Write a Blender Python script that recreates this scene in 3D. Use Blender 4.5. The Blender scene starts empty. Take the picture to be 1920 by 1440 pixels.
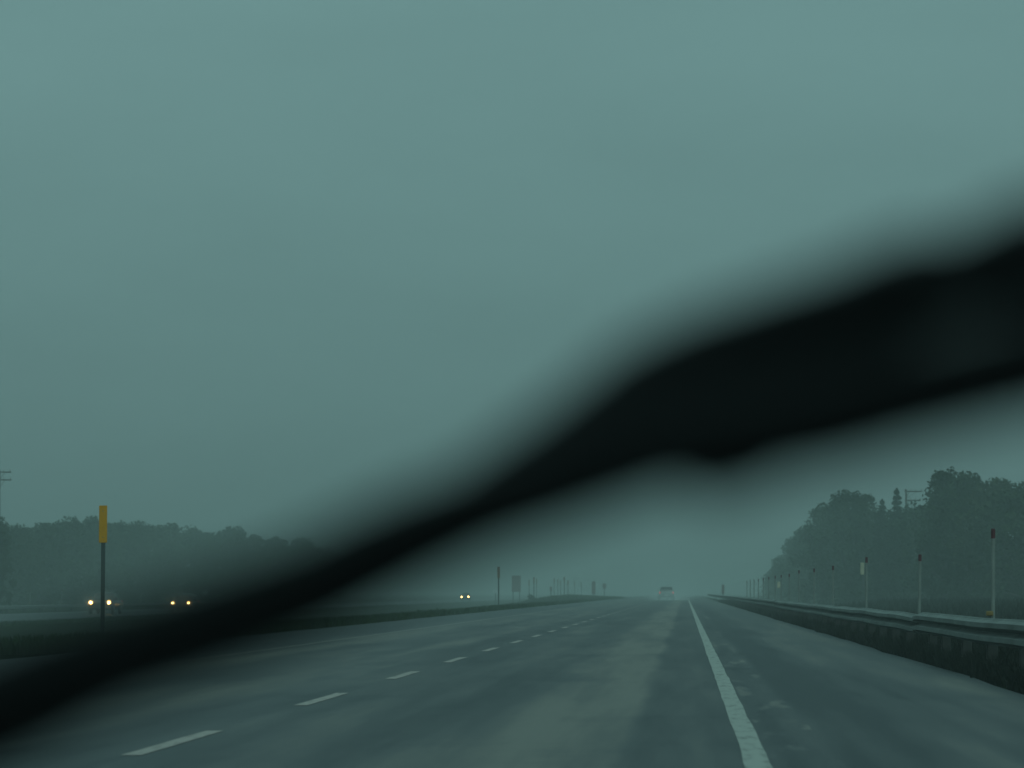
import bpy, bmesh, math, random
from mathutils import Vector, Matrix, noise as mnoise

random.seed(11)
S = bpy.context.scene
C = S.collection
PI = math.pi

# ------------------------------------------------------------------ camera frame
FPX = 6250.0                       # focal length in photo pixels (1920 wide)
TH = math.atan(390 / FPX)          # pitched up
PS = math.atan(325 / FPX * math.cos(TH))   # yawed left of the road direction
CAM = Vector((0, 0, 1.0))
FW = Vector((-math.sin(PS) * math.cos(TH), math.cos(PS) * math.cos(TH), math.sin(TH)))
RT = Vector((math.cos(PS), math.sin(PS), 0))
UP = RT.cross(FW)


def ray(px, py):
    return FW + RT * ((px - 960) / FPX) + UP * ((720 - py) / FPX)


def at(px, py, y):
    """world point seen at photo pixel (px, py), y metres down the road"""
    d = ray(px, py)
    return CAM + d * (y / d.y)


# ------------------------------------------------------------------ helpers
def link(o, parent=None):
    C.objects.link(o)
    if parent:
        o.parent = parent
    return o


def tag(o, label=None, cat=None, group=None, kind=None):
    if label: o['label'] = label
    if cat: o['category'] = cat
    if group: o['group'] = group
    if kind: o['kind'] = kind
    return o


def empty(name, loc=(0, 0, 0), rz=0.0):
    o = bpy.data.objects.new(name, None)
    o.empty_display_size = 0.2
    o.location = loc
    o.rotation_euler = (0, 0, rz)
    return link(o)


class MB:
    def __init__(self):
        self.v = []; self.f = []

    def quad(self, a, b, c, d):
        n = len(self.v); self.v += [tuple(a), tuple(b), tuple(c), tuple(d)]
        self.f.append((n, n + 1, n + 2, n + 3))

    def tri(self, a, b, c):
        n = len(self.v); self.v += [tuple(a), tuple(b), tuple(c)]
        self.f.append((n, n + 1, n + 2))

    def loft(self, rings, cap=True, closed=True):
        n0 = len(self.v); k = len(rings[0])
        for r in rings: self.v += [tuple(p) for p in r]
        for i in range(len(rings) - 1):
            for j in range(k if closed else k - 1):
                j2 = (j + 1) % k
                self.f.append((n0 + i * k + j, n0 + i * k + j2, n0 + (i + 1) * k + j2, n0 + (i + 1) * k + j))
        if cap and closed:
            self.f.append(tuple(n0 + j for j in reversed(range(k))))
            m = n0 + (len(rings) - 1) * k
            self.f.append(tuple(m + j for j in range(k)))

    def tube(self, pts, radii, n=8):
        rings = []
        for i, p in enumerate(pts):
            p = Vector(p)
            a = Vector(pts[max(i - 1, 0)]); b = Vector(pts[min(i + 1, len(pts) - 1)])
            t = (b - a).normalized()
            ref = Vector((0, 0, 1)) if abs(t.z) < .9 else Vector((1, 0, 0))
            u = t.cross(ref).normalized(); w = t.cross(u).normalized()
            r = radii[i] if hasattr(radii, '__len__') else radii
            rings.append([p + u * (r * math.cos(2 * PI * j / n)) + w * (r * math.sin(2 * PI * j / n)) for j in range(n)])
        self.loft(rings)

    def box(self, c, s, bev=0.0):
        cx, cy, cz = c; hx, hy, hz = s[0] / 2, s[1] / 2, s[2] / 2
        b = min(bev, hx * .9, hy * .9, hz * .9)
        if b <= 0:
            ring = lambda z: [(cx - hx, cy - hy, z), (cx + hx, cy - hy, z), (cx + hx, cy + hy, z), (cx - hx, cy + hy, z)]
            self.loft([ring(cz - hz), ring(cz + hz)])
            return
        def ring(z, ins):
            x0, y0 = hx - ins, hy - ins
            pts = []
            for sx, sy, o in ((-1, -1, 0), (1, -1, 1), (1, 1, 0), (-1, 1, 1)):
                a = (cx + sx * (x0 - b), cy + sy * y0, z); d = (cx + sx * x0, cy + sy * (y0 - b), z)
                pts += [d, a] if o == 0 else [a, d]
            return pts
        self.loft([ring(cz - hz, b * .9), ring(cz - hz + b, 0), ring(cz + hz - b, 0), ring(cz + hz, b * .9)])

    def build(self, name, mat, parent=None, smooth=False, loc=None):
        me = bpy.data.meshes.new(name)
        me.from_pydata(self.v, [], self.f)
        me.materials.append(mat)
        if smooth:
            me.polygons.foreach_set('use_smooth', [True] * len(me.polygons))
        me.update()
        o = bpy.data.objects.new(name, me)
        if loc is not None: o.location = loc
        return link(o, parent)


def copy_tree(o, parent=None):
    c = o.copy(); C.objects.link(c)
    if parent: c.parent = parent
    for ch in list(o.children):
        copy_tree(ch, c)
    return c


# ------------------------------------------------------------------ materials
def mat(name, col, rough=.6, var=.25, scale=6.0, metal=0.0, spec=.5, col2=None, detail=4, stretch=(1, 1, 1), bump=0.0):
    m = bpy.data.materials.new(name); m.use_nodes = True
    nt = m.node_tree; b = nt.nodes['Principled BSDF']
    tc = nt.nodes.new('ShaderNodeTexCoord'); mp = nt.nodes.new('ShaderNodeMapping')
    mp.inputs['Scale'].default_value = stretch
    nz = nt.nodes.new('ShaderNodeTexNoise'); nz.inputs['Scale'].default_value = scale; nz.inputs['Detail'].default_value = detail
    rp = nt.nodes.new('ShaderNodeValToRGB')
    c2 = col2 or tuple(c * (1 - var) for c in col)
    c1 = tuple(min(1, c * (1 + var)) for c in col) if col2 is None else col
    rp.color_ramp.elements[0].color = (*c2, 1); rp.color_ramp.elements[0].position = .3
    rp.color_ramp.elements[1].color = (*c1, 1); rp.color_ramp.elements[1].position = .7
    L = nt.links.new
    L(tc.outputs['Object'], mp.inputs[0]); L(mp.outputs[0], nz.inputs['Vector']); L(nz.outputs['Fac'], rp.inputs[0]); L(rp.outputs[0], b.inputs['Base Color'])
    b.inputs['Roughness'].default_value = rough
    b.inputs['Metallic'].default_value = metal
    b.inputs['Specular IOR Level'].default_value = spec
    if bump:
        bp = nt.nodes.new('ShaderNodeBump'); bp.inputs['Strength'].default_value = bump
        L(nz.outputs['Fac'], bp.inputs['Height']); L(bp.outputs[0], b.inputs['Normal'])
    return m


def mat_leaf(name, col, col2):
    m = mat(name, col, .75, col2=col2, scale=.45, detail=3, spec=.15)
    return m


def mat_emit(name, col, strength, base=(.8, .8, .8)):
    m = bpy.data.materials.new(name); m.use_nodes = True
    b = m.node_tree.nodes['Principled BSDF']
    b.inputs['Base Color'].default_value = (*base, 1)
    b.inputs['Emission Color'].default_value = (*col, 1)
    b.inputs['Emission Strength'].default_value = strength
    b.inputs['Roughness'].default_value = .3
    return m


def mat_asphalt(name):
    m = bpy.data.materials.new(name); m.use_nodes = True
    nt = m.node_tree; N = nt.nodes.new; L = nt.links.new
    b = nt.nodes['Principled BSDF']
    tc = N('ShaderNodeTexCoord'); sep = N('ShaderNodeSeparateXYZ')
    L(tc.outputs['Object'], sep.inputs[0])

    def noise(scale, stretch, detail=4, rough=.55):
        mp = N('ShaderNodeMapping'); mp.inputs['Scale'].default_value = stretch
        nz = N('ShaderNodeTexNoise'); nz.inputs['Scale'].default_value = scale
        nz.inputs['Detail'].default_value = detail; nz.inputs['Roughness'].default_value = rough
        L(tc.outputs['Object'], mp.inputs[0]); L(mp.outputs[0], nz.inputs['Vector'])
        return nz.outputs['Fac']

    def math_(op, a, c, d=None):
        n = N('ShaderNodeMath'); n.operation = op
        for i, x in enumerate((a, c, d)):
            if x is None: continue
            if isinstance(x, (int, float)): n.inputs[i].default_value = x
            else: L(x, n.inputs[i])
        return n.outputs[0]

    # across-the-road wear profile: wheel tracks polished, centre oily, edges crumbling
    wob = noise(1.0, (.5, .09, 1), 3)
    xw = math_('ADD', sep.outputs[0], math_('MULTIPLY', math_('SUBTRACT', wob, .5), .40))
    xr = N('ShaderNodeMapRange'); xr.inputs[1].default_value = -10.5; xr.inputs[2].default_value = 3.7
    L(xw, xr.inputs[0])
    rp = N('ShaderNodeValToRGB'); cr = rp.color_ramp
    stops = [(-10.4, .30), (-7.8, .38), (-7.1, .55), (-6.4, .62), (-5.6, .48), (-4.6, .58), (-3.7, .40), (-3.2, .42), (-2.7, .50),
             (-2.1, .42), (-1.6, .46), (-1.15, .74), (-.45, .78), (-.32, .46), (.3, .44), (.5, .46), (.62, .34), (.82, .44),
             (.98, .22), (1.35, .26), (1.75, .48), (2.5, .50), (3.0, .56), (3.35, .30)]
    tot = 14.2
    while len(cr.elements) < len(stops): cr.elements.new(.5)
    for e, (x, v) in zip(cr.elements, stops):
        e.position = (x + 10.5) / tot; e.color = (v, v, v, 1)
    L(xr.outputs[0], rp.inputs[0])
    big = noise(.62, (1.0, .07, 1), 5, .62)
    streak = noise(1.9, (1.0, .035, 1), 4, .6)
    fine = noise(60, (1, 1, 1), 2)
    v = math_('MULTIPLY_ADD', math_('SUBTRACT', big, .5), 1.7, math_('MULTIPLY_ADD', math_('SUBTRACT', rp.outputs[0], .50), 1.9, .46))
    v = math_('MULTIPLY_ADD', math_('SUBTRACT', streak, .5), 1.5, v)
    v = math_('MULTIPLY_ADD', math_('SUBTRACT', fine, .5), .7, v)
    # pale spalled patches next to the right edge line
    mp2 = N('ShaderNodeMapping'); mp2.inputs['Scale'].default_value = (3.2, .33, 1)
    vz = N('ShaderNodeTexNoise'); vz.inputs['Scale'].default_value = 1.3; vz.inputs['Detail'].default_value = 3
    L(tc.outputs['Object'], mp2.inputs[0]); L(mp2.outputs[0], vz.inputs['Vector'])
    band = math_('MULTIPLY', math_('GREATER_THAN', sep.outputs[0], .52), math_('LESS_THAN', sep.outputs[0], .92))
    sp = N('ShaderNodeMapRange'); sp.inputs[1].default_value = .56; sp.inputs[2].default_value = .64
    L(vz.outputs['Fac'], sp.inputs[0])
    v = math_('MULTIPLY_ADD', math_('MULTIPLY', band, sp.outputs[0]), .5, v)
    sm = noise(.8, (.45, .22, 1), 4, .6)
    smr = N('ShaderNodeMapRange'); smr.inputs[1].default_value = .54; smr.inputs[2].default_value = .68
    L(sm, smr.inputs[0])
    v = math_('SUBTRACT', v, math_('MULTIPLY', smr.outputs[0], .22))
    # transverse cracks
    ck = noise(1.0, (.12, 1.4, 1), 2)
    ckr = N('ShaderNodeMapRange'); ckr.inputs[1].default_value = .488; ckr.inputs[2].default_value = .5
    L(ck, ckr.inputs[0])
    ck2 = N('ShaderNodeMapRange'); ck2.inputs[1].default_value = .512; ck2.inputs[2].default_value = .5
    L(ck, ck2.inputs[0])
    v = math_('SUBTRACT', v, math_('MULTIPLY', math_('MULTIPLY', ckr.outputs[0], ck2.outputs[0]), .12))
    out = N('ShaderNodeValToRGB'); o = out.color_ramp
    o.elements[0].position = .0; o.elements[0].color = (.010, .016, .021, 1)
    o.elements[1].position = 1.0; o.elements[1].color = (.165, .155, .142, 1)
    e = o.elements.new(.45); e.color = (.070, .074, .077, 1)
    L(v, out.inputs[0]); L(out.outputs[0], b.inputs['Base Color'])
    rr = N('ShaderNodeMapRange'); rr.inputs[1].default_value = .1; rr.inputs[2].default_value = .9
    rr.inputs[3].default_value = .50; rr.inputs[4].default_value = .72
    L(v, rr.inputs[0]); L(rr.outputs[0], b.inputs['Roughness'])
    b.inputs['Specular IOR Level'].default_value = .20
    bp = N('ShaderNodeBump'); bp.inputs['Strength'].default_value = .35; bp.inputs['Distance'].default_value = .01
    L(fine, bp.inputs['Height']); L(bp.outputs[0], b.inputs['Normal'])
    return m


def mat_paint(name, k=1.0, warm=1.0):
    m = bpy.data.materials.new(name); m.use_nodes = True
    nt = m.node_tree; N = nt.nodes.new; L = nt.links.new; b = nt.nodes['Principled BSDF']
    tc = N('ShaderNodeTexCoord'); mp = N('ShaderNodeMapping'); mp.inputs['Scale'].default_value = (5, .8, 1)
    nz = N('ShaderNodeTexNoise'); nz.inputs['Scale'].default_value = 2.2; nz.inputs['Detail'].default_value = 6; nz.inputs['Roughness'].default_value = .65
    L(tc.outputs['Object'], mp.inputs[0]); L(mp.outputs[0], nz.inputs['Vector'])
    rp = N('ShaderNodeValToRGB')
    rp.color_ramp.elements[0].position = .30; rp.color_ramp.elements[0].color = (.12 * k * warm, .12 * k, .11 * k, 1)
    rp.color_ramp.elements[1].position = .50; rp.color_ramp.elements[1].color = (.30 * k * warm, .30 * k, .275 * k, 1)
    L(nz.outputs['Fac'], rp.inputs[0]); L(rp.outputs[0], b.inputs['Base Color'])
    b.inputs['Roughness'].default_value = .6
    b.inputs['Specular IOR Level'].default_value = .3
    return m


M = dict(
    road=mat_asphalt('wet_asphalt'),
    paint=mat_paint('worn_white_paint'),
    dash=mat_paint('faded_warm_paint', .85, 1.2),
    faint=mat_paint('thin_faint_paint', .6, 1.1),
    earth=mat('grassy_earth', (.016, .026, .011), .95, col2=(.008, .014, .006), scale=1.2, spec=0),
    grass=mat_leaf('grass_blade', (.030, .056, .018), (.012, .026, .009)),
    weed=mat_leaf('dark_weed', (.012, .015, .009), (.005, .007, .004)),
    bush=mat_leaf('bush_leaf', (.026, .046, .020), (.012, .022, .010)),
    leaf_a=mat_leaf('broad_leaf', (.040, .062, .026), (.018, .030, .013)),
    leaf_b=mat_leaf('pale_leaf', (.062, .078, .038), (.030, .042, .020)),
    leaf_c=mat_leaf('fir_needle', (.020, .036, .020), (.010, .019, .011)),
    bark=mat('bark', (.06, .05, .04), .9, scale=9),
    galv=mat('galvanised_steel', (.125, .137, .131), .6, var=.3, scale=3.5, metal=.15, spec=.3, stretch=(1, .35, 1)),
    post=mat('weathered_post', (.030, .028, .025), .85, scale=8),
    white=mat('white_reflective_post', (.20, .21, .195), .55, var=.15, scale=9, spec=.25, stretch=(1, 1, .3)),
    red=mat('dark_red_cap', (.085, .010, .018), .45, var=.2, scale=20),
    yellow=mat('yellow_reflective_sheet', (.56, .235, .001), .6, spec=.1, var=.07, scale=7),
    amber=mat('amber_reflector', (.20, .12, .03), .5, var=.1, scale=20),
    plaque=mat('cream_plaque', (.42, .38, .29), .5, var=.1, scale=15),
    steel=mat('dark_green_steel', (.030, .036, .034), .6, var=.2, scale=12),
    signback=mat('sign_back', (.20, .14, .14), .6, var=.15, scale=3),
    pale=mat('pale_sign_face', (.6, .62, .62), .5, var=.08, scale=3),
    wood=mat('utility_wood', (.075, .062, .052), .9, scale=5, stretch=(4, 4, .4)),
    ceram=mat('insulator', (.2, .18, .16), .3, scale=10),
    rubber=mat('tyre_rubber', (.018, .018, .018), .8, scale=20),
    rim=mat('wheel_rim', (.3, .31, .32), .35, scale=12, metal=.8),
    glass=mat('car_window', (.012, .014, .015), .08, var=.1, scale=3),
    trim=mat('dark_trim', (.02, .02, .02), .6, scale=8),
    dark_car=mat('dark_car_paint', (.018, .020, .024), .25, var=.1, scale=3),
    grey_car=mat('grey_car_paint', (.05, .052, .055), .25, var=.1, scale=3),
    silver=mat('silver_car_paint', (.20, .21, .21), .3, var=.06, scale=3, metal=.3),
    lens=mat('headlight_lens', (.5, .48, .4), .2, var=.1, scale=10),
    lamp=mat_emit('headlamp_bulb', (1.0, .62, .17), 40.0),
    lampbloom=mat_emit('headlamp_bowl_bloom', (1.0, .42, .02), .85),  # lit bowl, widened and coloured so its glow stands in for lens bloom
    tail=mat_emit('tail_lamp', (1.0, .10, .10), .7, (.3, .02, .02)),
    wiper=mat('black_wiper_metal', (.006, .0065, .007), .55, var=.2, scale=60, spec=.25),
    wrubber=mat('black_wiper_rubber', (.004, .004, .0045), .8, var=.2, scale=80, spec=.15),
)

# ------------------------------------------------------------------ ground
PROFILE = [(-1450, .4), (-300, -.2), (-110, -.6), (-75, -.85), (-66, -1.0), (-60.5, -.92), (-56.5, -.87), (-43.0, -.87),
           (-41.5, -.92), (-33, -1.35), (-25, -1.25), (-16, -.38), (-13, -.16), (-10.8, -.06), (-10.2, -.05), (3.3, -.05), (3.6, -.04),
           (5.0, -.12), (8.5, -.95), (11.5, -.85), (15, -.4), (30, -.2), (120, .2), (1450, .6)]


def gz(x, y=200.0):
    for (x0, z0), (x1, z1) in zip(PROFILE, PROFILE[1:]):
        if x0 <= x <= x1:
            z = z0 + (z1 - z0) * (x - x0) / (x1 - x0)
            break
    else:
        z = 0
    # low grassy rise of the median far ahead
    ry = math.exp(-((y - 505) / 95.0) ** 2)
    rx = math.exp(-((x + 19.0) / 5.5) ** 2)
    z += 1.0 * ry * rx
    if x < -10.3 and x > -41 or 3.7 < x < 60:
        z += .07 * mnoise.noise(Vector((x * .35, y * .12, 3.1))) * min(1, abs(x + 10.3) if x < 0 else abs(x - 3.7))
    return z


def make_ground():
    xs = []
    for (x0, _), (x1, _) in zip(PROFILE, PROFILE[1:]):
        d = x1 - x0
        n = 1
        if -66 < (x0 + x1) / 2 < 32 and d < 20: n = max(1, int(d / 1.3))
        xs += [x0 + d * i / n for i in range(n)]
    xs.append(PROFILE[-1][0])
    ys = [-120, -40, 0, 15] + [20 + i * 5 for i in range(125)] + [660, 700, 760, 850, 1000, 1300, 1800, 2500, 3400, 3900]
    mb = MB()
    for y in ys:
        for x in xs: mb.v.append((x, y, gz(x, y)))
    k = len(xs)
    for i in range(len(ys) - 1):
        for j in range(k - 1):
            mb.f.append((i * k + j, i * k + j + 1, (i + 1) * k + j + 1, (i + 1) * k + j))
    o = mb.build('ground', M['earth'], smooth=True)
    tag(o, kind='structure')


make_ground()


def slab(name, x0, x1, z, y0, y1, m, edge_jit=0.0):
    mb = MB(); n = int((y1 - y0) / 4) if edge_jit else 40
    top = []
    for i in range(n + 1):
        y = y0 + (y1 - y0) * i / n
        a = x0 + edge_jit * mnoise.noise(Vector((y * .4, 1.7, x0))); b = x1 + edge_jit * mnoise.noise(Vector((y * .4, 8.2, x1)))
        top.append([(a - .12, y, z - .08), (a, y, z), (b, y, z), (b + .12, y, z - .08)])
    mb.loft(top, cap=False, closed=False)
    mb.f = [tuple(reversed(f)) for f in mb.f]
    o = mb.build(name, m)
    tag(o, kind='structure')
    return o


slab('road', -10.1, 3.33, 0.0, -60, 3600, M['road'], .10)
slab('opposite_road', -56.4, -42.6, -.81, -60, 3600, M['road'], .06)


def strip(name, xc, w, z, segs, jit=.008, step=1.2, m='paint'):
    mb = MB()
    for (y0, y1) in segs:
        n = max(2, int((y1 - y0) / step)) if y0 < 200 else max(1, int((y1 - y0) / 40))
        for i in range(n):
            ya = y0 + (y1 - y0) * i / n; yb = y0 + (y1 - y0) * (i + 1) / n
            j = lambda y, s: jit * mnoise.noise(Vector((y * .9, s, xc)))
            mb.quad((xc - w / 2 + j(ya, 1), ya, z), (xc + w / 2 + j(ya, 5), ya, z), (xc + w / 2 + j(yb, 5), yb, z), (xc - w / 2 + j(yb, 1), yb, z))
    o = mb.build(name, M[m])
    return tag(o, kind='structure')


strip('edge_line', .42, .155, .004, [(4, 1500)], jit=.014)
strip('edge_line', -7.25, .11, .004, [(4, 1500)], jit=.03, m='faint')
dash = []
PER = FPX * .00144
for k in range(-2, 75):
    y0 = FPX * .003257 + k * PER
    dash.append((y0, y0 + FPX * .00058))
strip('lane_line', -3.39, .125, .004, dash, step=.6, m='dash')
strip('edge_line', -44.6, .15, -.806, [(60, 1500)])
strip('edge_line', -54.2, .15, -.806, [(60, 1500)])
strip('lane_line', -49.4, .13, -.806, [(60 + k * 9, 63.6 + k * 9) for k in range(110)])


# ------------------------------------------------------------------ grass, weeds, bushes (uncountable)
def blades(mb, x, y, z, h, n, spread, w):
    for _ in range(n):
        a = random.uniform(0, 2 * PI); r = spread * math.sqrt(random.random())
        bx, by = x + r * math.cos(a), y + r * math.sin(a)
        hh = h * random.uniform(.45, 1.1); t = random.uniform(0, 2 * PI)
        ln = random.uniform(.1, .55) * hh
        ww = w * random.uniform(.6, 1.3)
        dx, dy = math.cos(t) * ww / 2, math.sin(t) * ww / 2
        la = random.uniform(0, 2 * PI)
        mx, my = bx + math.cos(la) * ln * .35, by + math.sin(la) * ln * .35
        tx, ty = bx + math.cos(la) * ln, by + math.sin(la) * ln
        mb.quad((bx - dx, by - dy, z), (bx + dx, by + dy, z), (mx + dx * .7, my + dy * .7, z + hh * .6), (mx - dx * .7, my - dy * .7, z + hh * .6))
        mb.tri((mx - dx * .7, my - dy * .7, z + hh * .6), (mx + dx * .7, my + dy * .7, z + hh * .6), (tx, ty, z + hh))


mb = MB()
for i in range(15000):
    y = 58 + 500 * random.random() ** 1.8
    x = -10.3 - 15 * random.random() ** 1.7
    if mnoise.noise(Vector((x * .4, y * .08, 0))) < -.22: continue
    blades(mb, x, y, gz(x, y) - .02, .30 + .10 * mnoise.noise(Vector((x * .3, y * .05, 9))), 4, .16, .035 + y * .00012)
for i in range(2600):
    y = 150 + 330 * random.random(); x = -41.8 + 2.5 * random.random()
    blades(mb, x, y, gz(x, y) - .02, .22, 3, .15, .06)
tag(mb.build('grass', M['grass']), 'rough dark green grass covering the median between the two carriageways', 'grass', kind='stuff')

mb = MB()
for i in range(17000):
    y = 24 + 330 * random.random() ** 1.9
    x = 3.42 + 1.3 * random.random() ** .8
    h = .30 + .13 * mnoise.noise(Vector((x * .8, y * .25, 4)))
    if x < 3.65: h *= .55 + .45 * (x - 3.42) / .23
    blades(mb, x, y, -.06, h, 5, .13, .03)
for i in range(7000):
    y = 70 + 200 * random.random(); x = 7 + 17 * random.random()
    blades(mb, x, y, gz(x, y) - .03, 1.0, 4, .5, .09)
for i in range(5000):
    y = 30 + 330 * random.random() ** 1.6; x = 4.6 + 6 * random.random()
    blades(mb, x, y, gz(x, y) - .03, .45, 4, .3, .05)
tag(mb.build('weeds', M['weed']), 'dark wet weeds growing under and behind the guardrail', 'weeds', kind='stuff')


# ------------------------------------------------------------------ trees
def leaf_cloud(mb, c, r, n, size, rnd):
    """n small leaf faces spread in the shell-weighted volume of an ellipsoid"""
    for _ in range(n):
        v = Vector((rnd.gauss(0, 1), rnd.gauss(0, 1), rnd.gauss(0, 1))).normalized()
        q = rnd.random() ** .45
        p = Vector((c[0] + v.x * r[0] * q, c[1] + v.y * r[1] * q, c[2] + v.z * r[2] * q))
        a = Vector((rnd.gauss(0, 1), rnd.gauss(0, 1), rnd.gauss(0, .8))).normalized()
        b = a.cross(Vector((rnd.gauss(0, 1), rnd.gauss(0, 1), rnd.gauss(0, 1)))).normalized()
        s = size * rnd.uniform(.6, 1.35)
        mb.quad(p - a * s * .55, p - b * s * .32, p + a * s * .6, p + b * s * .32)


def broad_meshes(seed, H, W, base=.04, n_cl=34, per=150, size=.34, lean=0.0):
    rnd = random.Random(seed)
    tr = MB(); cr = MB()
    hs = [0, .12 * H, .35 * H, .6 * H, .86 * H]
    pts = [(lean * h * .3 + rnd.uniform(-.1, .1) * h * .15, rnd.uniform(-.1, .1) * h * .15, h) for h in hs]
    r0 = .028 * H
    tr.tube(pts, [r0 * 1.25, r0, r0 * .75, r0 * .45, r0 * .12], 8)
    for i in range(n_cl):
        f = (i + .5) / n_cl
        zf = base + (1 - base) * f
        prof = (math.sin(PI * min(1, (zf - base) / (1 - base) * .80 + .20)) ** .62)
        ang = i * 2.39996 + rnd.uniform(-.5, .5)
        rad = W / 2 * prof * (rnd.uniform(.55, .98) if i % 3 else rnd.uniform(.0, .4))
        cz = zf * H * .94
        cx, cy = rad * math.cos(ang) + lean * cz * .3, rad * math.sin(ang)
        rr = W * rnd.uniform(.13, .21)
        leaf_cloud(cr, (cx, cy, cz), (rr, rr, rr * rnd.uniform(.65, .95)), per, size, rnd)
        if i % 2 == 0:
            z0 = max(.08 * H, cz - rad * .7)
            zc = min(z0, .84 * H)
            k = zc / H
            sx = lean * zc * .3
            tr.tube([(sx, 0, zc), ((sx + cx) * .55, cy * .55, (zc + cz) / 2 + .1), (cx, cy, cz)], [r0 * .42 * (1 - k * .7), r0 * .25, r0 * .08], 5)
    # loose sprays that break the outline
    for i in range(n_cl):
        a = rnd.uniform(0, 2 * PI); zf = rnd.uniform(.35, .95)
        prof = (math.sin(PI * min(1, zf * .80 + .20)) ** .6) if zf < 1 else .35
        rad = W / 2 * prof * rnd.uniform(.8, 1.0)
        leaf_cloud(cr, (rad * math.cos(a) + lean * zf * H * .3, rad * math.sin(a), zf * H), (.5, .5, .5), 34, size * .8, rnd)
    return tr, cr


def fir_meshes(seed, H, W, per=44):
    rnd = random.Random(seed)
    tr = MB(); cr = MB()
    tr.tube([(0, 0, 0), (0, 0, H * .5), (0, 0, H * .98)], [.022 * H, .014 * H, .003 * H], 7)
    lev = 22
    for i in range(lev):
        f = i / (lev - 1); z = H * (.05 + .92 * f)
        R = W / 2 * (1 - f) ** .85 * rnd.uniform(.75, 1.1) + .12
        nb = 9 if f < .7 else 6
        for k in range(nb):
            a = k * 2 * PI / nb + rnd.uniform(-.3, .3) + i * .7
            rr = R * rnd.uniform(.7, 1.1)
            tip = (rr * math.cos(a), rr * math.sin(a), z - rr * .22)
            tr.tube([(0, 0, z), tip], [.03, .008], 4)
            for j in range(5):
                t = (j + .7) / 5
                leaf_cloud(cr, (tip[0] * t, tip[1] * t, z - rr * .22 * t), (.16 + rr * .12, .16 + rr * .12, .16), per // 5 + 2, .26, rnd)
    leaf_cloud(cr, (0, 0, H * .985), (.12, .12, .35), 24, .2, rnd)
    return tr, cr


def tree_proto(name, meshes, leaf):
    r = empty(name)
    tr, cr = meshes
    tr.build('trunk', M['bark'], r, smooth=True)
    cr.build('crown', M[leaf], r)
    return r


PROTO = {
    'round': tree_proto('broadleaf_tree', broad_meshes(3, 10, 6.4), 'leaf_a'),
    'tall': tree_proto('broadleaf_tree', broad_meshes(7, 10, 5.0, lean=.05), 'leaf_a'),
    'wide': tree_proto('broadleaf_tree', broad_meshes(12, 10, 7.6, n_cl=40), 'leaf_a'),
    'pale': tree_proto('broadleaf_tree', broad_meshes(21, 10, 6.0, n_cl=30), 'leaf_b'),
    'poplar': tree_proto('broadleaf_tree', broad_meshes(33, 10, 3.8, n_cl=30, per=130), 'leaf_a'),
    'fir': tree_proto('fir_tree', fir_meshes(5, 10, 4.6), 'leaf_c'),
}
used = set()


def plant(kind, px, py, y, wide, label, group, rz):
    """tree whose top shows at photo pixel (px, py) when it stands y metres ahead"""
    p = at(px, py, y)
    z = gz(p.x, y) - .05
    h = p.z - z
    src = PROTO[kind]
    o = src if kind not in used else copy_tree(src)
    used.add(kind)
    o.location = (p.x, y, z); o.rotation_euler = (0, 0, rz)
    o.scale = (h / 10 * wide, h / 10 * wide, h / 10 / 1.01)
    return tag(o, label, 'tree', group)


RG = 'trees of the wood behind the right guardrail'
right = [
    ('round', 1449, 1074, 660, 1.0, 'low far tree at the fog-faded tip where the right-hand wood meets the road'),
    ('wide', 1468, 1040, 600, 1.0, 'small faded tree second from the far tip of the right-hand wood'),
    ('round', 1489, 1004, 540, 1.0, 'faded round tree third from the far tip of the right-hand wood'),
    ('tall', 1510, 984, 480, 1.15, 'rounded tree just before the step up to the tall right-hand trees'),
    ('tall', 1543, 940, 400, 1.0, 'tall tree with a bulging overhanging left side at the step in the right-hand wood'),
    ('round', 1582, 916, 372, .85, 'tall broad-crowned tree standing above the white post with the cream plaque'),
    ('poplar', 1619, 916, 350, .95, 'slim pointed tree right of the broad crown above the plaque post'),
    ('fir', 1654, 934, 340, .8, 'thin spike-topped fir standing in the gap left of the utility pole'),
    ('fir', 1681, 914, 335, .85, 'broad pointed fir immediately left of the utility pole crossarms'),
    ('pale', 1724, 944, 345, .9, 'lower pale tree in the dip right of the utility pole'),
    ('poplar', 1770, 870, 282, .95, 'highest tree of the right-hand wood, with a square-shouldered crown'),
    ('round', 1815, 881, 280, .85, 'large leafy tree directly right of the highest square-shouldered crown'),
    ('pale', 1868, 888, 272, 1.0, 'pale leafy tree above the nearest red-capped white post'),
    ('wide', 1920, 904, 268, 1.0, 'leafy tree cut by the edge of the photo beyond the nearest red-capped post'),
    ('round', 1985, 900, 265, 1.1, 'leafy tree beside the edge tree'),
]
rnd = random.Random(4)
for i, (k, px, py, y, w, lab) in enumerate(right):
    if px > 1960: continue
    plant(k, px, py, y, w, lab, RG, rnd.uniform(0, 6.28))

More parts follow.
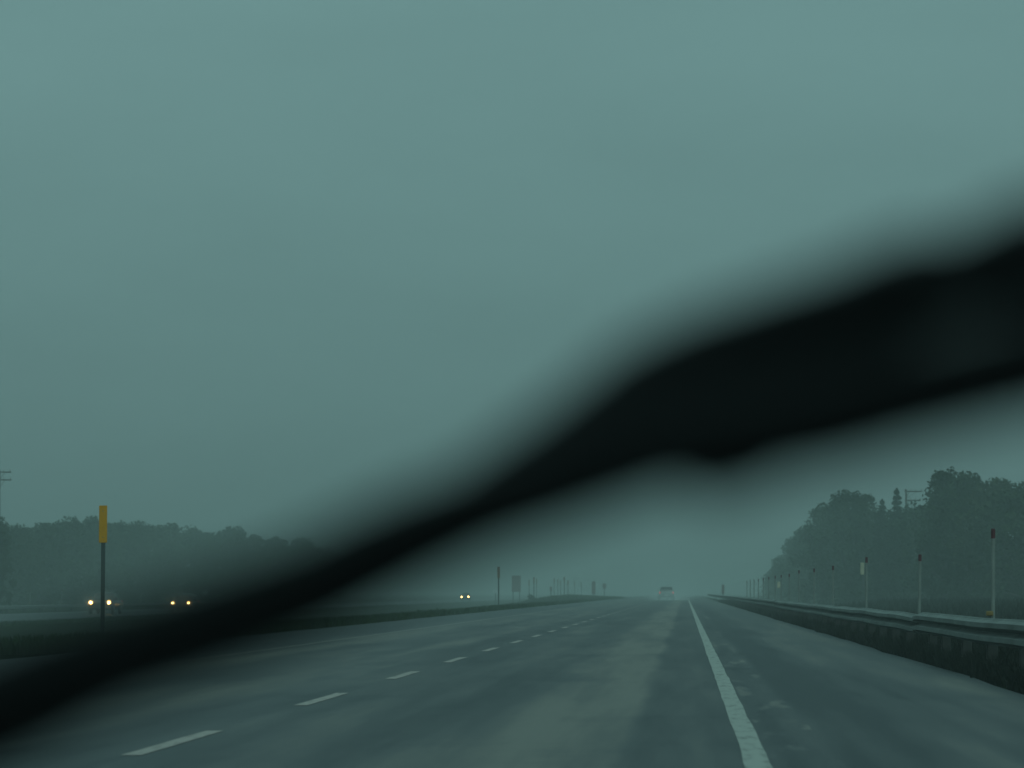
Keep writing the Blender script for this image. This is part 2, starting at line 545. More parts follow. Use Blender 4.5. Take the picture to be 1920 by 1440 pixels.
LG = 'trees of the hazy far line beyond the opposite road'
left = [
    ('round', -34, 962, 345, 1.0, None),
    ('tall', 0, 967, 300, .6, 'darker nearer tree at the very edge of the photo beneath the pole crossarms'),
    ('wide', 34, 983, 372, .8, 'hazy low-topped tree next to the dark edge tree'),
    ('round', 86, 978, 388, .75, 'hazy tree midway between the dark edge tree and the tall pair by the yellow marker'),
    ('tall', 131, 966, 404, 1.0, 'hazy high tree a short way left of the yellow marker'),
    ('round', 172, 965, 420, .8, 'hazy high tree whose crown touches the left side of the yellow marker'),
    ('pale', 203, 975, 430, .8, 'hazy tree whose crown emerges just right of the yellow marker'),
    ('poplar', 224, 973, 440, 1.0, 'slim hazy tree one crown right of the yellow marker'),
    ('wide', 258, 976, 455, .75, 'hazy broad tree two crowns right of the yellow marker'),
    ('round', 296, 982, 470, .8, 'hazy tree halfway between the yellow marker and the second pair of headlights'),
    ('pale', 324, 976, 485, .75, 'hazy round-headed tree straight above the left lamp of the second car'),
    ('poplar', 368, 987, 505, .9, 'hazy pointed tree above and just right of the second pair of headlights'),
    ('wide', 396, 1002, 520, .6, 'lowest hazy tree, in the notch before the last high crown'),
    ('round', 428, 985, 540, .75, 'hazy twin-topped tree, last clear crown before the wiper'),
    ('tall', 447, 985, 552, .8, 'hazy crown leaning against the twin-topped last clear tree'),
    ('pale', 480, 998, 575, .9, 'dim tree fading into the dark blur just past the last clear crown'),
    ('round', 520, 1004, 610, .9, 'dim tree half lost in the dark wiper blur'),
    ('wide', 566, 1008, 650, .9, 'last dim tree visible above the wiper blur'),
    ('round', 615, 1022, 700, .9, None),
]
for i, (k, px, py, y, w, lab) in enumerate(left):
    if lab is None: continue
    plant(k, px, py, y, w, lab, LG, rnd.uniform(0, 6.28))


def mass(name, pts, n_per, size, m, label, base_x):
    """the unbroken lower foliage of a wood: many leaf clumps in depth"""
    rr = random.Random(8); mb = MB()
    for (px0, py0, y0), (px1, py1, y1) in zip(pts, pts[1:]):
        for i in range(n_per):
            t = rr.random(); y = y0 + (y1 - y0) * t
            p = at(px0 + (px1 - px0) * t, py0 + (py1 - py0) * t, y)
            xo = rr.uniform(-1.5, 7) * (1 if p.x > 0 else -1)
            x = p.x + xo
            zb = gz(x, y); top = p.z - abs(xo) * .08
            z = zb + (top - zb) * rr.random() ** .8
            r = rr.uniform(.7, 1.5)
            leaf_cloud(mb, (x, y, z), (r, r, r * .8), 60, size, rr)
    o = mb.build(name, m)
    return tag(o, label, 'woodland', kind='stuff')


mass('woodland', [(1440, 1096, 690), (1475, 1052, 590), (1500, 1015, 510), (1540, 985, 412), (1600, 970, 366), (1690, 960, 345), (1745, 945, 305),
                  (1800, 920, 285), (1900, 925, 274), (2010, 930, 264)], 130, .42, M['bush'],
     'dense dark green foliage filling the foot of the right-hand wood behind the guardrail', 14)
mass('woodland', [(-60, 998, 350), (60, 996, 380), (130, 988, 405), (220, 988, 440), (330, 992, 490), (430, 1003, 545), (540, 1020, 630), (640, 1040, 720)], 140, .5, M['bush'],
     'hazy grey-green foliage massed along the foot of the far left tree line', -78)

# small rounded bush on the median rise
mb = MB(); rr = random.Random(2)
bp_ = at(995, 1121, 455); 
for i in range(7):
    leaf_cloud(mb, (bp_.x + rr.uniform(-.45, .45), 455 + rr.uniform(-.4, .4), gz(bp_.x, 455) + rr.uniform(.1, .75)), (.4, .4, .35), 60, .16, rr)
b_ = empty('bush')
mb.build('crown', M['bush'], b_)
tag(b_, 'small rounded dark bush on the grassy median left of the distant posts', 'bush')
mb = MB()
for k in range(5):
    mb.tube([(bp_.x, 455, gz(bp_.x, 455) - .05), (bp_.x + rr.uniform(-.3, .3), 455 + rr.uniform(-.3, .3), gz(bp_.x, 455) + .6)], [.03, .01], 5)
mb.build('stem', M['bark'], b_)

# ------------------------------------------------------------------ guardrails
WPROF = [(.000, -.155), (-.012, -.150), (-.020, -.135), (-.083, -.105), (-.083, -.050), (-.020, -.020), (-.004, 0), (-.020, .020),
         (-.083, .050), (-.083, .105), (-.020, .135), (-.012, .150), (0, .155)]     # W-beam cross-section (towards the road, up)


def rail_mesh(ys, xf, zf, side, depth=1.0):
    mb = MB(); front = []; 
    for y in ys:
        ring = [(xf(y) + side * a * depth, y, zf(y) + b) for a, b in WPROF]
        ring += [(xf(y) + side * (a * depth + .004), y, zf(y) + b) for a, b in reversed(WPROF)]
        front.append(ring)
    mb.loft(front)
    return mb


XR = 3.55


def dent(y):      # one knocked-back, sagging joint
    return math.exp(-((y - 52.6) / 1.5) ** 2)


gr = empty('guardrail', (XR, 40, 0))
tag(gr, 'galvanised two-ridge guardrail along the right shoulder with one dented joint', 'guardrail')
xr = lambda y: .10 * dent(y) + .03 * mnoise.noise(Vector((y * .13, 0, 5)))
zr = lambda y: .545 - .035 * dent(y) + .018 * mnoise.noise(Vector((y * .16, 3, 1)))
for a, b in ((24, 52.4), (52.4, 130), (130, 520)):
    step = .6 if b < 140 else 4
    n = int((b - a) / step)
    ys = [a - 40 + (b - a) * i / n for i in range(n + 1)]
    off = .006 if a == 52.4 else 0
    rail_mesh(ys, lambda y: xr(y + 40) + off, lambda y: zr(y + 40) - (.02 if a == 52.4 else 0), 1, 1.4).build('rail', M['galv'], gr)
postmb = MB()
postmb.box((0, 0, .30), (.13, .15, .76), .012)
postmb.box((-.135, 0, .535), (.13, .15, .30), .012)
pm = postmb.build('post', M['post'], gr)
pm.location = (.22, -14, -.02)
for k in range(1, 62):
    c = pm.copy(); C.objects.link(c); c.parent = gr
    y = 26 + 3.81 * k
    c.location = (.22 + xr(y), y - 40, -.02)

# far guardrail beyond the opposite road
gf = empty('guardrail', (-58.6, 300, -.9))
tag(gf, 'thin pale guardrail on the far side of the opposite road below the hazy trees', 'guardrail')
ys = [-160 + i * 6 for i in range(100)]
rail_mesh(ys, lambda y: .02 * mnoise.noise(Vector((y * .1, 0, 1))), lambda y: .56, -1).build('rail', M['galv'], gf)
pf = MB(); pf.box((0, 0, .36), (.14, .15, .8)); pf.box((.12, 0, .56), (.12, .15, .34))
p0 = pf.build('post', M['post'], gf); p0.location = (-.2, -150, 0)
for k in range(1, 40):
    c = p0.copy(); C.objects.link(c); c.parent = gf; c.location = (-.2, -150 + 7.62 * k, 0)


# ------------------------------------------------------------------ red capped posts on the right guardrail
def marker_post(h, cap=.115, r=.024):
    root = empty('marker_post')
    mb = MB(); mb.tube([(0, 0, .43), (.001, 0, h * .5), (.002, 0, h - cap)], r, 10); mb.build('post', M['white'], root, smooth=False)
    mb = MB(); mb.tube([(.002, 0, h - cap + .001), (.002, 0, h - .012), (.002, 0, h)], [r * 1.12, r * 1.14, r * .85], 10); mb.build('cap', M['red'], root)
    for z_ in (.48, .62):
        mb = MB(); mb.box((-.004, 0, z_), (.075, .05, .05), .006); mb.build('clamp', M['steel'], root)
    return root


MG = 'red-capped white posts standing along the right guardrail'
mps = [(1855, 992, 'nearest and tallest red-capped white post on the right guardrail, amber block at its foot'),
       (1718, 1040, 'second red-capped white post, leaning a little, left of the nearest tallest one'),
       (1621, 1045, 'red-capped white post with a cream plaque fixed to its side'),
       (1559, 1061, 'red-capped white post next beyond the one with the cream plaque'),
       (1524, 1066, 'dark-capped thin post second beyond the one with the cream plaque'),
       (1496, 1069, 'dark-capped thin post third beyond the one with the cream plaque'),
       (1478, 1076, 'dark-capped thin post fourth beyond the one with the cream plaque'),
       (1463, 1078, 'faded post with a small pale plaque at the dark foot of the wood')]
for i in range(7):
    Y = 137 + 10.5 * i
    mps.append((1285 + FPX * 3.66 / Y, 1110 - FPX * .66 / Y, 'tiny fog-faded post in the far row where the guardrail vanishes'))
posts = []
proto = marker_post(1.70)
for i, (px, py, lab) in enumerate(mps):
    X = XR + .11
    Y = FPX * X / (px - 1285)
    h = 1 + (1110 - py) / FPX * Y
    o = proto if i == 0 else copy_tree(proto)
    o.location = (X, Y, 0)
    o.scale = (1, 1, h / 1.70)
    if i == 1: o.rotation_euler = (0, math.radians(1.1), 0)
    if i == 0: o.rotation_euler = (0, math.radians(.5), 0)
    tag(o, lab, 'marker post', MG)
    posts.append(o)
mb = MB(); mb.box((-.085, -.05, 1.465), (.075, .02, .24), .006)
mb.build('plaque', M['plaque'], posts[2])
mb = MB(); mb.box((-.09, -.05, 1.30), (.12, .02, .24), .006)
mb.build('plaque', M['plaque'], posts[7])
mb = MB(); mb.box((-.045, -.06, .72), (.085, .06, .055), .008); mb.tube([(-.045, -.095, .72), (-.045, -.088, .72)], [.02, .024], 10)
mb.build('reflector_block', M['amber'], posts[0])

# thin posts on the far guardrail
FG = 'thin pale posts along the far guardrail'
fl = [(50, 'faint pale thin post nearest the photo edge along the far guardrail'),
      (110, 'pale thin post left of the first car, brightest along the far guardrail'),
      (262, 'faint thin post right of the first car along the far guardrail'),
      (305, 'faint thin post just left of the second car along the far guardrail')]
for i, (px, lab) in enumerate(fl):
    o = copy_tree(proto)
    Y = FPX * 58.8 / (1285 - px)
    o.location = (-58.82, Y, -.9); o.scale = (1.1, 1.1, 1.25)
    tag(o, lab, 'marker post', FG)


# ------------------------------------------------------------------ yellow topped snow stakes on the median
def stake(H=2.95):
    root = empty('marker_stake')
    mb = MB()
    # U-channel steel post
    prof = [(-.045, .03), (-.045, -.012), (-.03, -.018), (.03, -.018), (.045, -.012), (.045, .03), (.035, .03), (.033, -.005), (-.033, -.005), (-.035, .03)]
    mb.loft([[(x, y, z) for x, y in prof] for z in (-.3, H - .05)])
    mb.build('post', M['steel'], root)
    mb = MB(); mb.box((0, -.032, H - .40), (.185, .016, .80), .007); mb.build('reflector_panel', M['yellow'], root)
    for z in (H - .12, H - .68):
        mb = MB(); mb.tube([(0, -.042, z), (0, -.047, z)], [.012, .008], 8); mb.build('bolt', M['galv'], root)
    return root


SG = 'yellow-topped stakes in the median'
s0 = stake()
s0.location = (-13.2, 75.2, gz(-13.2, 75.2)); s0.scale = (1, 1, (1 + (1110 - 947) / FPX * 75.2 - gz(-13.2, 75.2)) / 2.95)
tag(s0, 'tall dark stake with a long yellow reflector panel on the grassy median', 'marker stake', SG)
DULL = mat('dull_brown_panel', (.21, .12, .08), .6, var=.15, scale=9)  # plain dull brown that replaces the yellow on the farther stakes


def dull(o):
    for ch in o.children:
        if ch.name.startswith('reflector_panel'):
            ch.data = ch.data.copy(); ch.data.materials[0] = DULL


s1 = copy_tree(s0); dull(s1); s1.location = (-13.2, 236, gz(-13.2, 236)); s1.scale = (1, 1, 1.0)
tag(s1, 'thin fog-dimmed stake right of the farthest headlights, its top dull brown', 'marker stake', SG)
# the farther, thin posts in the median
DG = 'thin far posts on the grassy median rise'
far = [(992, 1087, 470), (1001, 1082, 480), (1006, 1085, 500), (1039, 1084, 505), (1046, 1086, 520), (1051, 1088, 528), (1058, 1082, 500), (1065, 1088, 545), (1077, 1090, 560), (1090, 1092, 590)]
flab = ['faint thin post, left one of the trio beside the sign back', 'dark tall thin post, middle one of the trio beside the sign back',
        'thin post with a hooked look, right one of the trio beside the sign back', 'first thin post of the far cluster right of the trio',
        'second thin post of the far cluster right of the trio', 'third thin post of the far cluster right of the trio',
        'tallest dark post in the middle of the far cluster', 'thin post right of the tallest one in the far cluster',
        'lone thin post between the far cluster and the thick narrow signs', 'faintest lone post, just left of the thick narrow signs']
mpx = proto
for (px, py, Y), lab in zip(far, flab):
    p = at(px, py, Y); z = gz(p.x, Y)
    root = copy_tree(s1)
    root.name = 'marker_stake'
    root.location = (p.x, Y, z); h = p.z - z
    root.scale = (.75 if 'tall' not in lab else 1.25, 1, h / 2.95)
    tag(root, lab, 'marker stake', DG)


# ------------------------------------------------------------------ distant signs
def sign(name, p_top, Y, w, h, m, nposts, label, cat='sign'):
    z0 = gz(p_top.x, Y); H = p_top.z - z0
    root = empty(name, (p_top.x, Y, z0))
    mb = MB(); mb.box((0, 0, H - h / 2), (w, .04, h), .02); mb.build('panel', m, root)
    xs = (-w * .36, w * .36) if nposts == 2 else (0,)
    for x in xs:
        mb = MB(); mb.box((x, .06, (H - .1) / 2 - .1), (.12, .08, H + .1), .01); mb.build('post', M['steel'], root)
    return tag(root, label, cat)


sign('road_sign', at(968, 1079, 540), 540, 1.45, 2.65, M['signback'], 2, 'grey-brown back of a tall road sign on two posts in the median', 'road sign')
sign('small_sign', at(929, 1106, 560), 560, .8, .6, M['pale'], 1, 'small pale sign low in the fog left of the thin brown-topped stake', 'road sign')
sign('marker_sign', at(1113, 1090, 500), 500, .55, 1.9, M['signback'], 1, 'thick narrow sign with a long panel, left one of the pair on the median rise', 'road sign')
sign('marker_sign', at(1133, 1094, 540), 540, .6, .8, M['signback'], 1, 'narrow sign with a short panel, right one of the pair on the median rise', 'road sign')
sign('marker_sign', at(1355.6, 1096, 400), 400, .32, 1.1, M['signback'], 1, 'narrow dim sign standing alone at the road edge beyond the guardrail end', 'road sign')
sign('marker_sign', at(1033, 1100, 520), 520, .35, .7, M['signback'], 1, 'short stubby sign left of the far post cluster', 'road sign')


# ------------------------------------------------------------------ utility poles
def utility_pole(loc, H, arms, rz, label):
    root = empty('utility_pole', loc, rz)
    mb = MB(); mb.tube([(0, 0, -.5), (0, 0, H * .5), (0, 0, H)], [.17, .145, .11], 10); mb.build('pole', M['wood'], root, smooth=True)
    for (z, w, xo) in arms:
        mb = MB(); mb.box((xo, .14, z), (w, .10, .13), .01)
        a = mb.build('crossarm', M['wood'], root)
        for k in range(4):
            x = xo + (k - 1.5) * w * .3
            mb = MB(); mb.tube([(x, .14, z + .065), (x, .14, z + .12), (x, .14, z + .17), (x, .14, z + .26)], [.02, .03, .06, .045], 8); mb.build('insulator', M['ceram'], a)
        for sg in (-1, 1):
            mb = MB(); mb.tube([(xo + sg * w * .22, .08, z - .02), (0, .13, z - .75)], .022, 5); mb.build('brace', M['steel'], a)
    return tag(root, label, 'utility pole')


p = at(-1, 881, 330); z = gz(p.x, 330)
utility_pole((p.x, 330, z), p.z - z, [(p.z - z - .22, 2.1, .1), (p.z - z - 1.0, 2.3, .05)], .1, 'wooden utility pole with two crossarms cut by the photo edge above the far trees')
p = at(1699, 917, 355); z = gz(p.x, 355)
utility_pole((p.x, 355, z), p.z - z, [(p.z - z - .25, 1.9, .75), (p.z - z - 1.2, 1.7, .7)], -.1, 'wooden utility pole whose crossarms rise above the right-hand wood')


# ------------------------------------------------------------------ vehicles
def sring(y, w, zb, zt, top=1.0, n=20, e=4.0):
    pts = []
    cz, hz = (zb + zt) / 2, (zt - zb) / 2
    for j in range(n):
        a = 2 * PI * (j + .5) / n
        c, s = math.cos(a), math.sin(a)
        x = math.copysign(abs(c) ** (2 / e), c); z = math.copysign(abs(s) ** (2 / e), s)
        k = 1 + (top - 1) * (z + 1) / 2
        pts.append((x * w * k, y, cz + z * hz))
    return pts


def make_car(name, paint, lit, tail_lit, W=1.86, Ht=1.62, pickup=False):
    """+y is the front of the vehicle"""
    r = empty(name)
    w = W / 2; hz = Ht / 1.62
    z = lambda v: v * hz
    mb = MB()
    secs = [(-2.36, .86, .48, .92), (-2.28, .95, .38, 1.02), (-1.5, .99, .30, 1.07), (0, 1.0, .27, 1.04), (1.0, .99, .28, 1.03), (1.9, .97, .33, .96), (2.22, .90, .38, .88), (2.36, .80, .46, .76)]
    if pickup: secs = [(-2.9, .92, .5, 1.08), (-2.84, .97, .42, 1.14), (-1.5, .99, .38, 1.15), (0, 1.0, .36, 1.15), (1.1, .99, .36, 1.16), (2.2, .97, .4, 1.12), (2.5, .94, .42, 1.05), (2.62, .88, .5, .95)]
    mb.loft([sring(y, w * a, z(b), z(c)) for y, a, b, c in secs])
    mb.build('body', M[paint], r, smooth=True)
    mb = MB()
    cab = [(-2.1, .86, 1.0, 1.12), (-1.9, .87, .98, 1.55), (-1.2, .88, .98, 1.62), (-.1, .88, .98, 1.62), (.35, .88, .98, 1.56), (1.15, .86, .95, 1.06)]
    if pickup: cab = [(-.95, .86, 1.1, 1.2), (-.85, .88, 1.1, 1.72), (-.3, .88, 1.1, 1.78), (.3, .88, 1.1, 1.74), (1.1, .86, 1.08, 1.2)]
    mb.loft([sring(y, w * a, z(b), z(c), .80) for y, a, b, c in cab])
    mb.build('cabin', M[paint], r, smooth=True)
    # glass set proud of the cabin
    def pane(nm, pts, nrm):
        m_ = MB(); n_ = Vector(nrm).normalized()
        m_.loft([[Vector(p) - n_ * .02 for p in pts], [Vector(p) + n_ * .028 for p in pts]]); m_.build(nm, M['glass'], r)
    y1, z1, y0, z0 = (cab[-2][0], cab[-2][3], cab[-1][0], cab[-1][3])
    nx = (0, z(z1 - z0), y0 - y1)
    pane('windscreen', [(-w * .76, y0 - .1, z(z0 + .06)), (w * .76, y0 - .1, z(z0 + .06)), (w * .66, y1 + .10, z(z1 - .06)), (-w * .66, y1 + .10, z(z1 - .06))], nx)
    yb0, zb0, yb1, zb1 = cab[0][0], cab[0][3], cab[1][0], cab[1][3]
    pane('rear_window', [(-w * .74, yb0 + .02, z(zb0 + .02)), (w * .74, yb0 + .02, z(zb0 + .02)), (w * .66, yb1 - .02, z(zb1 - .07)), (-w * .66, yb1 - .02, z(zb1 - .07))], (0, -z(zb1 - zb0), yb1 - yb0))
    ya, yz_ = cab[1][0] + .12, cab[-2][0] + .25
    for s in (-1, 1):
        pane('side_window', [(s * w * .80, ya, z(zb0 + .02)), (s * w * .80, yz_ + .25, z(zb0 + .02)), (s * w * .715, yz_ - .2, z(zb1 - .06)), (s * w * .715, ya + .05, z(zb1 - .06))], (s, 0, .2))
        m_ = MB(); m_.box((s * (w + .08), yz_ + .35, z(zb0 + .03)), (.17, .10, .13), .03); m_.build('mirror', M['trim'], r)
    yf, yr = (1.45, -1.42) if not pickup else (1.6, -1.75)
    rad = .34 if not pickup else .39
    for s in (-1, 1):
        for y in (yf, yr):
            m_ = MB()
            m_.loft([[(s * w * k, y + q * math.cos(a), rad + q * math.sin(a)) for a in [2 * PI * j / 20 for j in range(20)]] for k, q in ((.80, rad * .94), (.83, rad), (.98, rad), (1.01, rad * .93), (1.01, rad * .66))])
            wh = m_.build('wheel', M['rubber'], r)
            m_ = MB()
            m_.loft([[(s * w * k, y + q * math.cos(a), rad + q * math.sin(a)) for a in [2 * PI * j / 16 for j in range(16)]] for k, q in ((.99, rad * .64), (1.018, rad * .62), (1.0, rad * .2))])
            m_.build('rim', M['rim'], wh)
    fy = secs[-1][0]; ry = secs[0][0]
    zl = .80 if not pickup else .93
    # bumpers, grille, number plates left blank
    m_ = MB(); m_.box((0, fy - .02, z(.50)), (W * .86, .16, z(.20)), .05); m_.build('bumper', M['trim'], r)
    m_ = MB(); m_.box((0, ry + .02, z(.55)), (W * .88, .16, z(.20)), .05); m_.build('bumper', M['trim'], r)
    m_ = MB(); m_.box((0, fy + .005, z(zl - .12)), (W * .36, .06, z(.14)), .02); m_.build('grille', M['trim'], r)
    m_ = MB(); m_.box((0, ry - .065, z(.58)), (.32, .02, .15), .005); m_.build('number_plate', M['pale'], r)
    for s in (-1, 1):
        x = s * w * .74
        m_ = MB(); m_.tube([(x, fy - .22, z(zl)), (x, fy - .03, z(zl)), (x, fy + .0, z(zl))], [.20, .235, .23], 14)
        hl = m_.build('headlight', M['lampbloom'] if lit else M['lens'], r)
        if lit:
            m_ = MB(); m_.tube([(x, fy + .001, z(zl)), (x, fy + .03, z(zl)), (x, fy + .05, z(zl))], [.11, .105, .045], 14); m_.build('bulb', M['lamp'], hl)
        m_ = MB(); m_.box((s * w * .84, ry + .03, z(.86 if not pickup else .95)), (.17, .10, z(.24)), .03)
        m_.build('tail_light', M['tail'], r)
    return r


CG = 'cars coming the other way on the opposite road'
def place_oncoming(o, px, py, Y, lz, label):
    """px, py = midpoint between the two headlights"""
    p = at(px, py, Y)
    o.location = (p.x, Y + 2.4, -.81)
    o.rotation_euler = (0, 0, PI)
    s = (p.z + .81) / lz
    o.scale = (1.0, 1.0, 1.0)
    tag(o, label, 'car', CG)
    return p, s


c1 = make_car('oncoming_pickup', 'dark_car', True, False, W=2.0, Ht=1.62, pickup=True)
print('c1', place_oncoming(c1, 188, 1133, 268, .93, 'dark pickup with both headlights blazing, passing behind the yellow-topped stake'))
c2 = make_car('oncoming_car', 'grey_car', True, False, W=1.86, Ht=1.66)
print('c2', place_oncoming(c2, 339, 1129, 285, .80 * 1.66 / 1.62, 'dark car with lit headlights following, half lost in the wiper blur'))
c3 = copy_tree(c2)
print('c3', place_oncoming(c3, 872, 1120, 690, .82, 'farthest oncoming car, two tiny yellow lights beneath the wiper'))
c4 = make_car('silver_car', 'silver', False, True, W=1.95, Ht=1.72)
p = at(1249, 1112, 415)
c4.location = (p.x, 415 + 2.4, .0); c4.rotation_euler = (0, 0, math.radians(1.0))
tag(c4, 'pale car ahead in our lanes, its lower half lost in spray', 'car')


# ------------------------------------------------------------------ windscreen wiper just outside the car
def wp(px, py, d):
    return CAM + ray(px, py) * d


def interp(tab, x):
    for a, b in zip(tab, tab[1:]):
        if a[0] <= x <= b[0]:
            t = (x - a[0]) / (b[0] - a[0])
            t = t
            return tuple(a[i] + (b[i] - a[i]) * t for i in range(1, len(a)))
    return tab[-1][1:] if x > tab[-1][0] else tab[0][1:]


def dist(px):          # the sloping glass carries the upper right end nearer to the lens
    return .93 - .155 * px / 1920.0


def ribbon(tab, name, m, parent, toward, thick, x0, x1, n=44, wk=1.0):
    """solid bar following photo-plane edges (centre y, width in px) with real depth 'thick' metres"""
    mb = MB(); rings = []
    for i in range(n + 1):
        px = x0 + (x1 - x0) * i / n
        cy, w = interp(tab, px)
        cy2, _ = interp(tab, px + 15); cy1, _ = interp(tab, px - 15)
        t = Vector((30, cy2 - cy1)).normalized()
        d = dist(px) - toward
        hw = w / 2 * wk
        ring = []
        for j in range(12):
            a = 2 * PI * j / 12
            u = math.copysign(abs(math.cos(a)) ** .6, math.cos(a)); v = math.copysign(abs(math.sin(a)) ** .6, math.sin(a))
            ring.append(wp(px - t.y * hw * u, cy + t.x * hw * u, d + thick / 2 * v))
        rings.append(ring)
    mb.loft(rings)
    return mb.build(name, m, parent, smooth=True)


wiper = empty('windscreen_wiper', wp(960, 860, .86))
tag(wiper, 'thick black windscreen wiper slanting across the view, blurred by nearness', 'wiper')
inv = Matrix.Translation(-wiper.location)
# centre line y, full width (photo px) of the rubber blade and its frame
BL = [(-900, 1690, 180), (-400, 1490, 215), (0, 1330, 226), (200, 1237, 204), (400, 1172, 205), (600, 1095, 194), (700, 1043, 194), (800, 996, 186), (900, 954, 173), (1000, 923, 168), (1100, 887, 170), (1230, 839, 174),
      (1400, 815, 185), (1540, 790, 190), (1700, 742, 196), (1856, 702, 200), (1920, 686, 204), (2600, 480, 170)]
RB = [(-950, 1722, 45), (0, 1345, 58), (400, 1195, 50), (700, 1055, 52), (900, 950, 52), (1100, 880, 56), (1230, 838, 56), (1400, 815, 60), (1540, 790, 60), (1700, 745, 60), (1920, 690, 60), (2600, 500, 55)]
AR = [(830, 955, 60), (900, 903, 100), (1000, 850, 122), (1100, 788, 142), (1200, 717, 158), (1300, 671, 170), (1400, 643, 182), (1500, 608, 182), (1600, 580, 190), (1700, 536, 196), (1750, 524, 194), (1795, 523, 168), (1840, 505, 184), (1920, 477, 207), (3600, 70, 220)]
ribbon(BL, 'blade_frame', M['wiper'], wiper, .004, .012, -880, 2560)
ribbon(RB, 'rubber_blade', M['wrubber'], wiper, .014, .010, -930, 2580)
ribbon(AR, 'arm', M['wiper'], wiper, -.010, .013, 835, 3500)
CL = [(1262, 878, 30), (1318, 900, 92), (1400, 888, 84), (1480, 860, 60), (1540, 842, 40)]
ribbon(CL, 'bridge_clip', M['wiper'], wiper, .002, .016, 1268, 1538, 12)
CL = [(1600, 560, 30), (1680, 515, 80), (1730, 485, 60), (1760, 490, 24)]
ribbon(CL, 'hinge', M['wiper'], wiper, -.008, .018, 1605, 1758, 12)
for ch in wiper.children:
    ch.data.transform(inv)

# ------------------------------------------------------------------ air
def outward(o):
    b = bmesh.new(); b.from_mesh(o.data); b.faces.ensure_lookup_table(); n0 = b.faces[0].normal.copy()
    bmesh.ops.remove_doubles(b, verts=b.verts, dist=1e-6)
    bmesh.ops.recalc_face_normals(b, faces=b.faces)
    b.faces.ensure_lookup_table()
    b.to_mesh(o.data); b.free()


def volume_mat(name, col, dens, an=.0):
    m = bpy.data.materials.new(name); m.use_nodes = True
    nt = m.node_tree
    nt.nodes.remove(nt.nodes['Principled BSDF'])
    v = nt.nodes.new('ShaderNodeVolumePrincipled')
    v.inputs['Color'].default_value = (*col, 1)
    v.inputs['Density'].default_value = dens
    v.inputs['Anisotropy'].default_value = an
    nt.links.new(v.outputs[0], nt.nodes['Material Output'].inputs['Volume'])
    return m


mb = MB(); mb.box((0, 1900, 7.2), (3000, 4200, 20.4))
hz = mb.build('haze', volume_mat('fog', (.60, .655, .645), .00165))
outward(hz)
tag(hz, 'even pale fog filling the air over road and woods', 'haze', kind='stuff')

def soft_volume_mat(name, col, dens, aniso=0.0):
    """airborne spray: densest at its heart, thinning to nothing at its outside"""
    m = volume_mat(name, col, dens, aniso)
    nt = m.node_tree; N = nt.nodes.new; L = nt.links.new
    v = [n for n in nt.nodes if n.type == 'PRINCIPLED_VOLUME'][0]
    tc = N('ShaderNodeTexCoord'); ln = N('ShaderNodeVectorMath'); ln.operation = 'LENGTH'
    mr = N('ShaderNodeMapRange'); mr.interpolation_type = 'SMOOTHSTEP'
    mr.inputs[1].default_value = 1.0; mr.inputs[2].default_value = .15; mr.inputs[3].default_value = 0; mr.inputs[4].default_value = dens
    L(tc.outputs['Object'], ln.inputs[0]); L(ln.outputs['Value'], mr.inputs[0]); L(mr.outputs[0], v.inputs['Density'])
    return m


mb = MB(); rings = []
for i in range(17):
    a = PI * (i + .02) / 16.04
    rings.append([(math.sin(a) * math.cos(b), -math.cos(a), math.sin(a) * math.sin(b)) for b in [2 * PI * j / 24 for j in range(24)]])
mb.loft(rings)
sp = mb.build('spray', soft_volume_mat('road_spray', (.80, .86, .85), .045), loc=(p.x + .5, 415 - 9, .2))
outward(sp)
sp.scale = (3.6, 24, 1.5)
tag(sp, 'pale water spray trailing low behind the pale car ahead', 'spray', kind='stuff')
o = sp.copy(); o.data = sp.data.copy(); o.data.materials[0] = soft_volume_mat('low_mist', (.66, .73, .72), .0034); C.objects.link(o)
o.name = 'mist'; o.location = (0, 780, 1.0); o.scale = (30, 260, 9)
tag(o, 'low bank of mist hiding the far end of the road', 'mist', kind='stuff')
glow_m = soft_volume_mat('lit_spray', (.90, .93, .90), .14)
for (c_, lab) in ((c1, 'thin lit mist of spray round the front of the dark pickup'), (c2, 'thin lit mist of spray round the front of the second oncoming car')):
    o = sp.copy(); o.data = sp.data.copy(); o.data.materials[0] = glow_m; C.objects.link(o)
    o.name = 'spray'
    o.location = (c_.location.x, c_.location.y - 3.0, .1); o.scale = (2.3, 1.6, 1.5)
    tag(o, lab, 'spray', kind='stuff')

# ------------------------------------------------------------------ sky and light
SUN_EL, SUN_AZ = math.radians(38), math.radians(150)      # behind the clouds, high and to one side
w = bpy.data.worlds.new('World'); S.world = w; w.use_nodes = True
nt = w.node_tree; bg = nt.nodes['Background']
sky = nt.nodes.new('ShaderNodeTexSky'); sky.sky_type = 'NISHITA'; sky.sun_disc = False
sky.sun_elevation = SUN_EL; sky.sun_rotation = SUN_AZ
sky.dust_density = 4.0; sky.air_density = 1.0
hs = nt.nodes.new('ShaderNodeHueSaturation'); hs.inputs['Saturation'].default_value = .08
tint = nt.nodes.new('ShaderNodeMix'); tint.data_type = 'RGBA'; tint.blend_type = 'MULTIPLY'; tint.inputs[0].default_value = 1.0
tint.inputs[7].default_value = (.53, 1.0, .985, 1)
cloud = nt.nodes.new('ShaderNodeMix'); cloud.data_type = 'RGBA'; cloud.inputs[0].default_value = .85
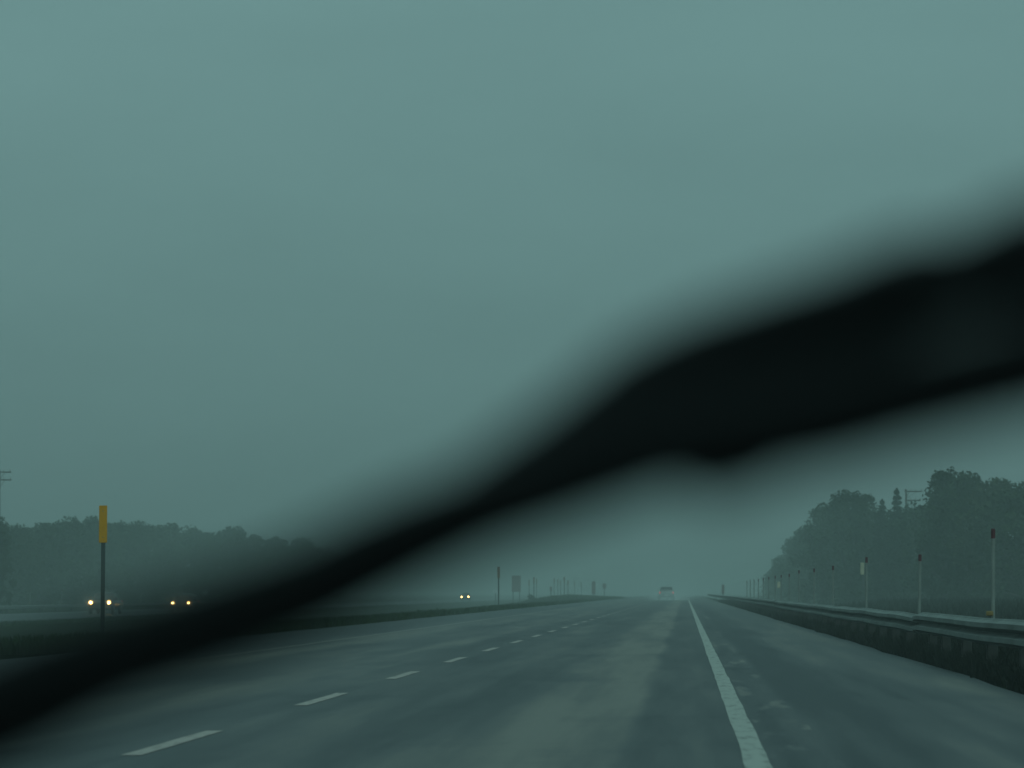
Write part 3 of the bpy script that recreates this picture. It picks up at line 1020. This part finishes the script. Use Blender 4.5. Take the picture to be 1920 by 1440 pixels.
# the even cloud deck: an overcast sky is (1 + 2 sin(elevation)) times as bright as at its horizon
tcw = nt.nodes.new('ShaderNodeTexCoord'); sepw = nt.nodes.new('ShaderNodeSeparateXYZ')
mxz = nt.nodes.new('ShaderNodeMath'); mxz.operation = 'MAXIMUM'; mxz.inputs[1].default_value = 0
mul = nt.nodes.new('ShaderNodeMath'); mul.operation = 'MULTIPLY_ADD'; mul.inputs[1].default_value = 2.0; mul.inputs[2].default_value = 1.0
deck = nt.nodes.new('ShaderNodeMix'); deck.data_type = 'RGBA'; deck.blend_type = 'MULTIPLY'; deck.inputs[0].default_value = 1.0
deck.inputs[6].default_value = (1.02, 1.93, 1.90, 1)
nt.links.new(tcw.outputs['Generated'], sepw.inputs[0]); nt.links.new(sepw.outputs[2], mxz.inputs[0]); nt.links.new(mxz.outputs[0], mul.inputs[0])
nt.links.new(mul.outputs[0], deck.inputs[7]); 
cn = nt.nodes.new('ShaderNodeTexNoise'); cn.inputs['Scale'].default_value = 9.0; cn.inputs['Detail'].default_value = 4
cm = nt.nodes.new('ShaderNodeMapping'); cm.inputs['Scale'].default_value = (1, 1, 3)
cr_ = nt.nodes.new('ShaderNodeMapRange'); cr_.inputs[1].default_value = .3; cr_.inputs[2].default_value = .7; cr_.inputs[3].default_value = .955; cr_.inputs[4].default_value = 1.045
mott = nt.nodes.new('ShaderNodeMix'); mott.data_type = 'RGBA'; mott.blend_type = 'MULTIPLY'; mott.inputs[0].default_value = 1.0
nt.links.new(tcw.outputs['Generated'], cm.inputs[0]); nt.links.new(cm.outputs[0], cn.inputs['Vector']); nt.links.new(cn.outputs['Fac'], cr_.inputs[0])
nt.links.new(deck.outputs[2], mott.inputs[6]); nt.links.new(cr_.outputs[0], mott.inputs[7]); nt.links.new(mott.outputs[2], cloud.inputs[7])
L = nt.links.new
L(sky.outputs[0], hs.inputs['Color']); L(hs.outputs[0], tint.inputs[6]); L(tint.outputs[2], cloud.inputs[6]); L(cloud.outputs[2], bg.inputs['Color'])
bg.inputs['Strength'].default_value = .10

sd = bpy.data.lights.new('sun', 'SUN'); sd.energy = .5; sd.angle = math.radians(40); sd.color = (.62, 1.0, .95)
so = bpy.data.objects.new('sun', sd); link(so)
d = Vector((math.sin(SUN_AZ) * math.cos(SUN_EL), math.cos(SUN_AZ) * math.cos(SUN_EL), math.sin(SUN_EL)))
so.rotation_euler = d.to_track_quat('Z', 'Y').to_euler()

# ------------------------------------------------------------------ camera
cd = bpy.data.cameras.new('camera'); cam = bpy.data.objects.new('camera', cd); link(cam)
cam.location = CAM; cam.rotation_euler = (PI / 2 + TH, 0, PS)
cd.sensor_width = 36; cd.lens = 36 * FPX / 1920
cd.clip_start = .05; cd.clip_end = 6000
cd.dof.use_dof = True; cd.dof.focus_distance = 55; cd.dof.aperture_fstop = 5.1
S.camera = cam

S.view_settings.view_transform = 'Standard'; S.view_settings.look = 'None'
S.view_settings.exposure = 0.0; S.view_settings.gamma = 1.0
S.cycles.use_denoising = True
S.cycles.volume_bounces = 1
S.cycles.max_bounces = 5
S.cycles.sample_clamp_indirect = 4
S.cycles.sample_clamp_direct = 0
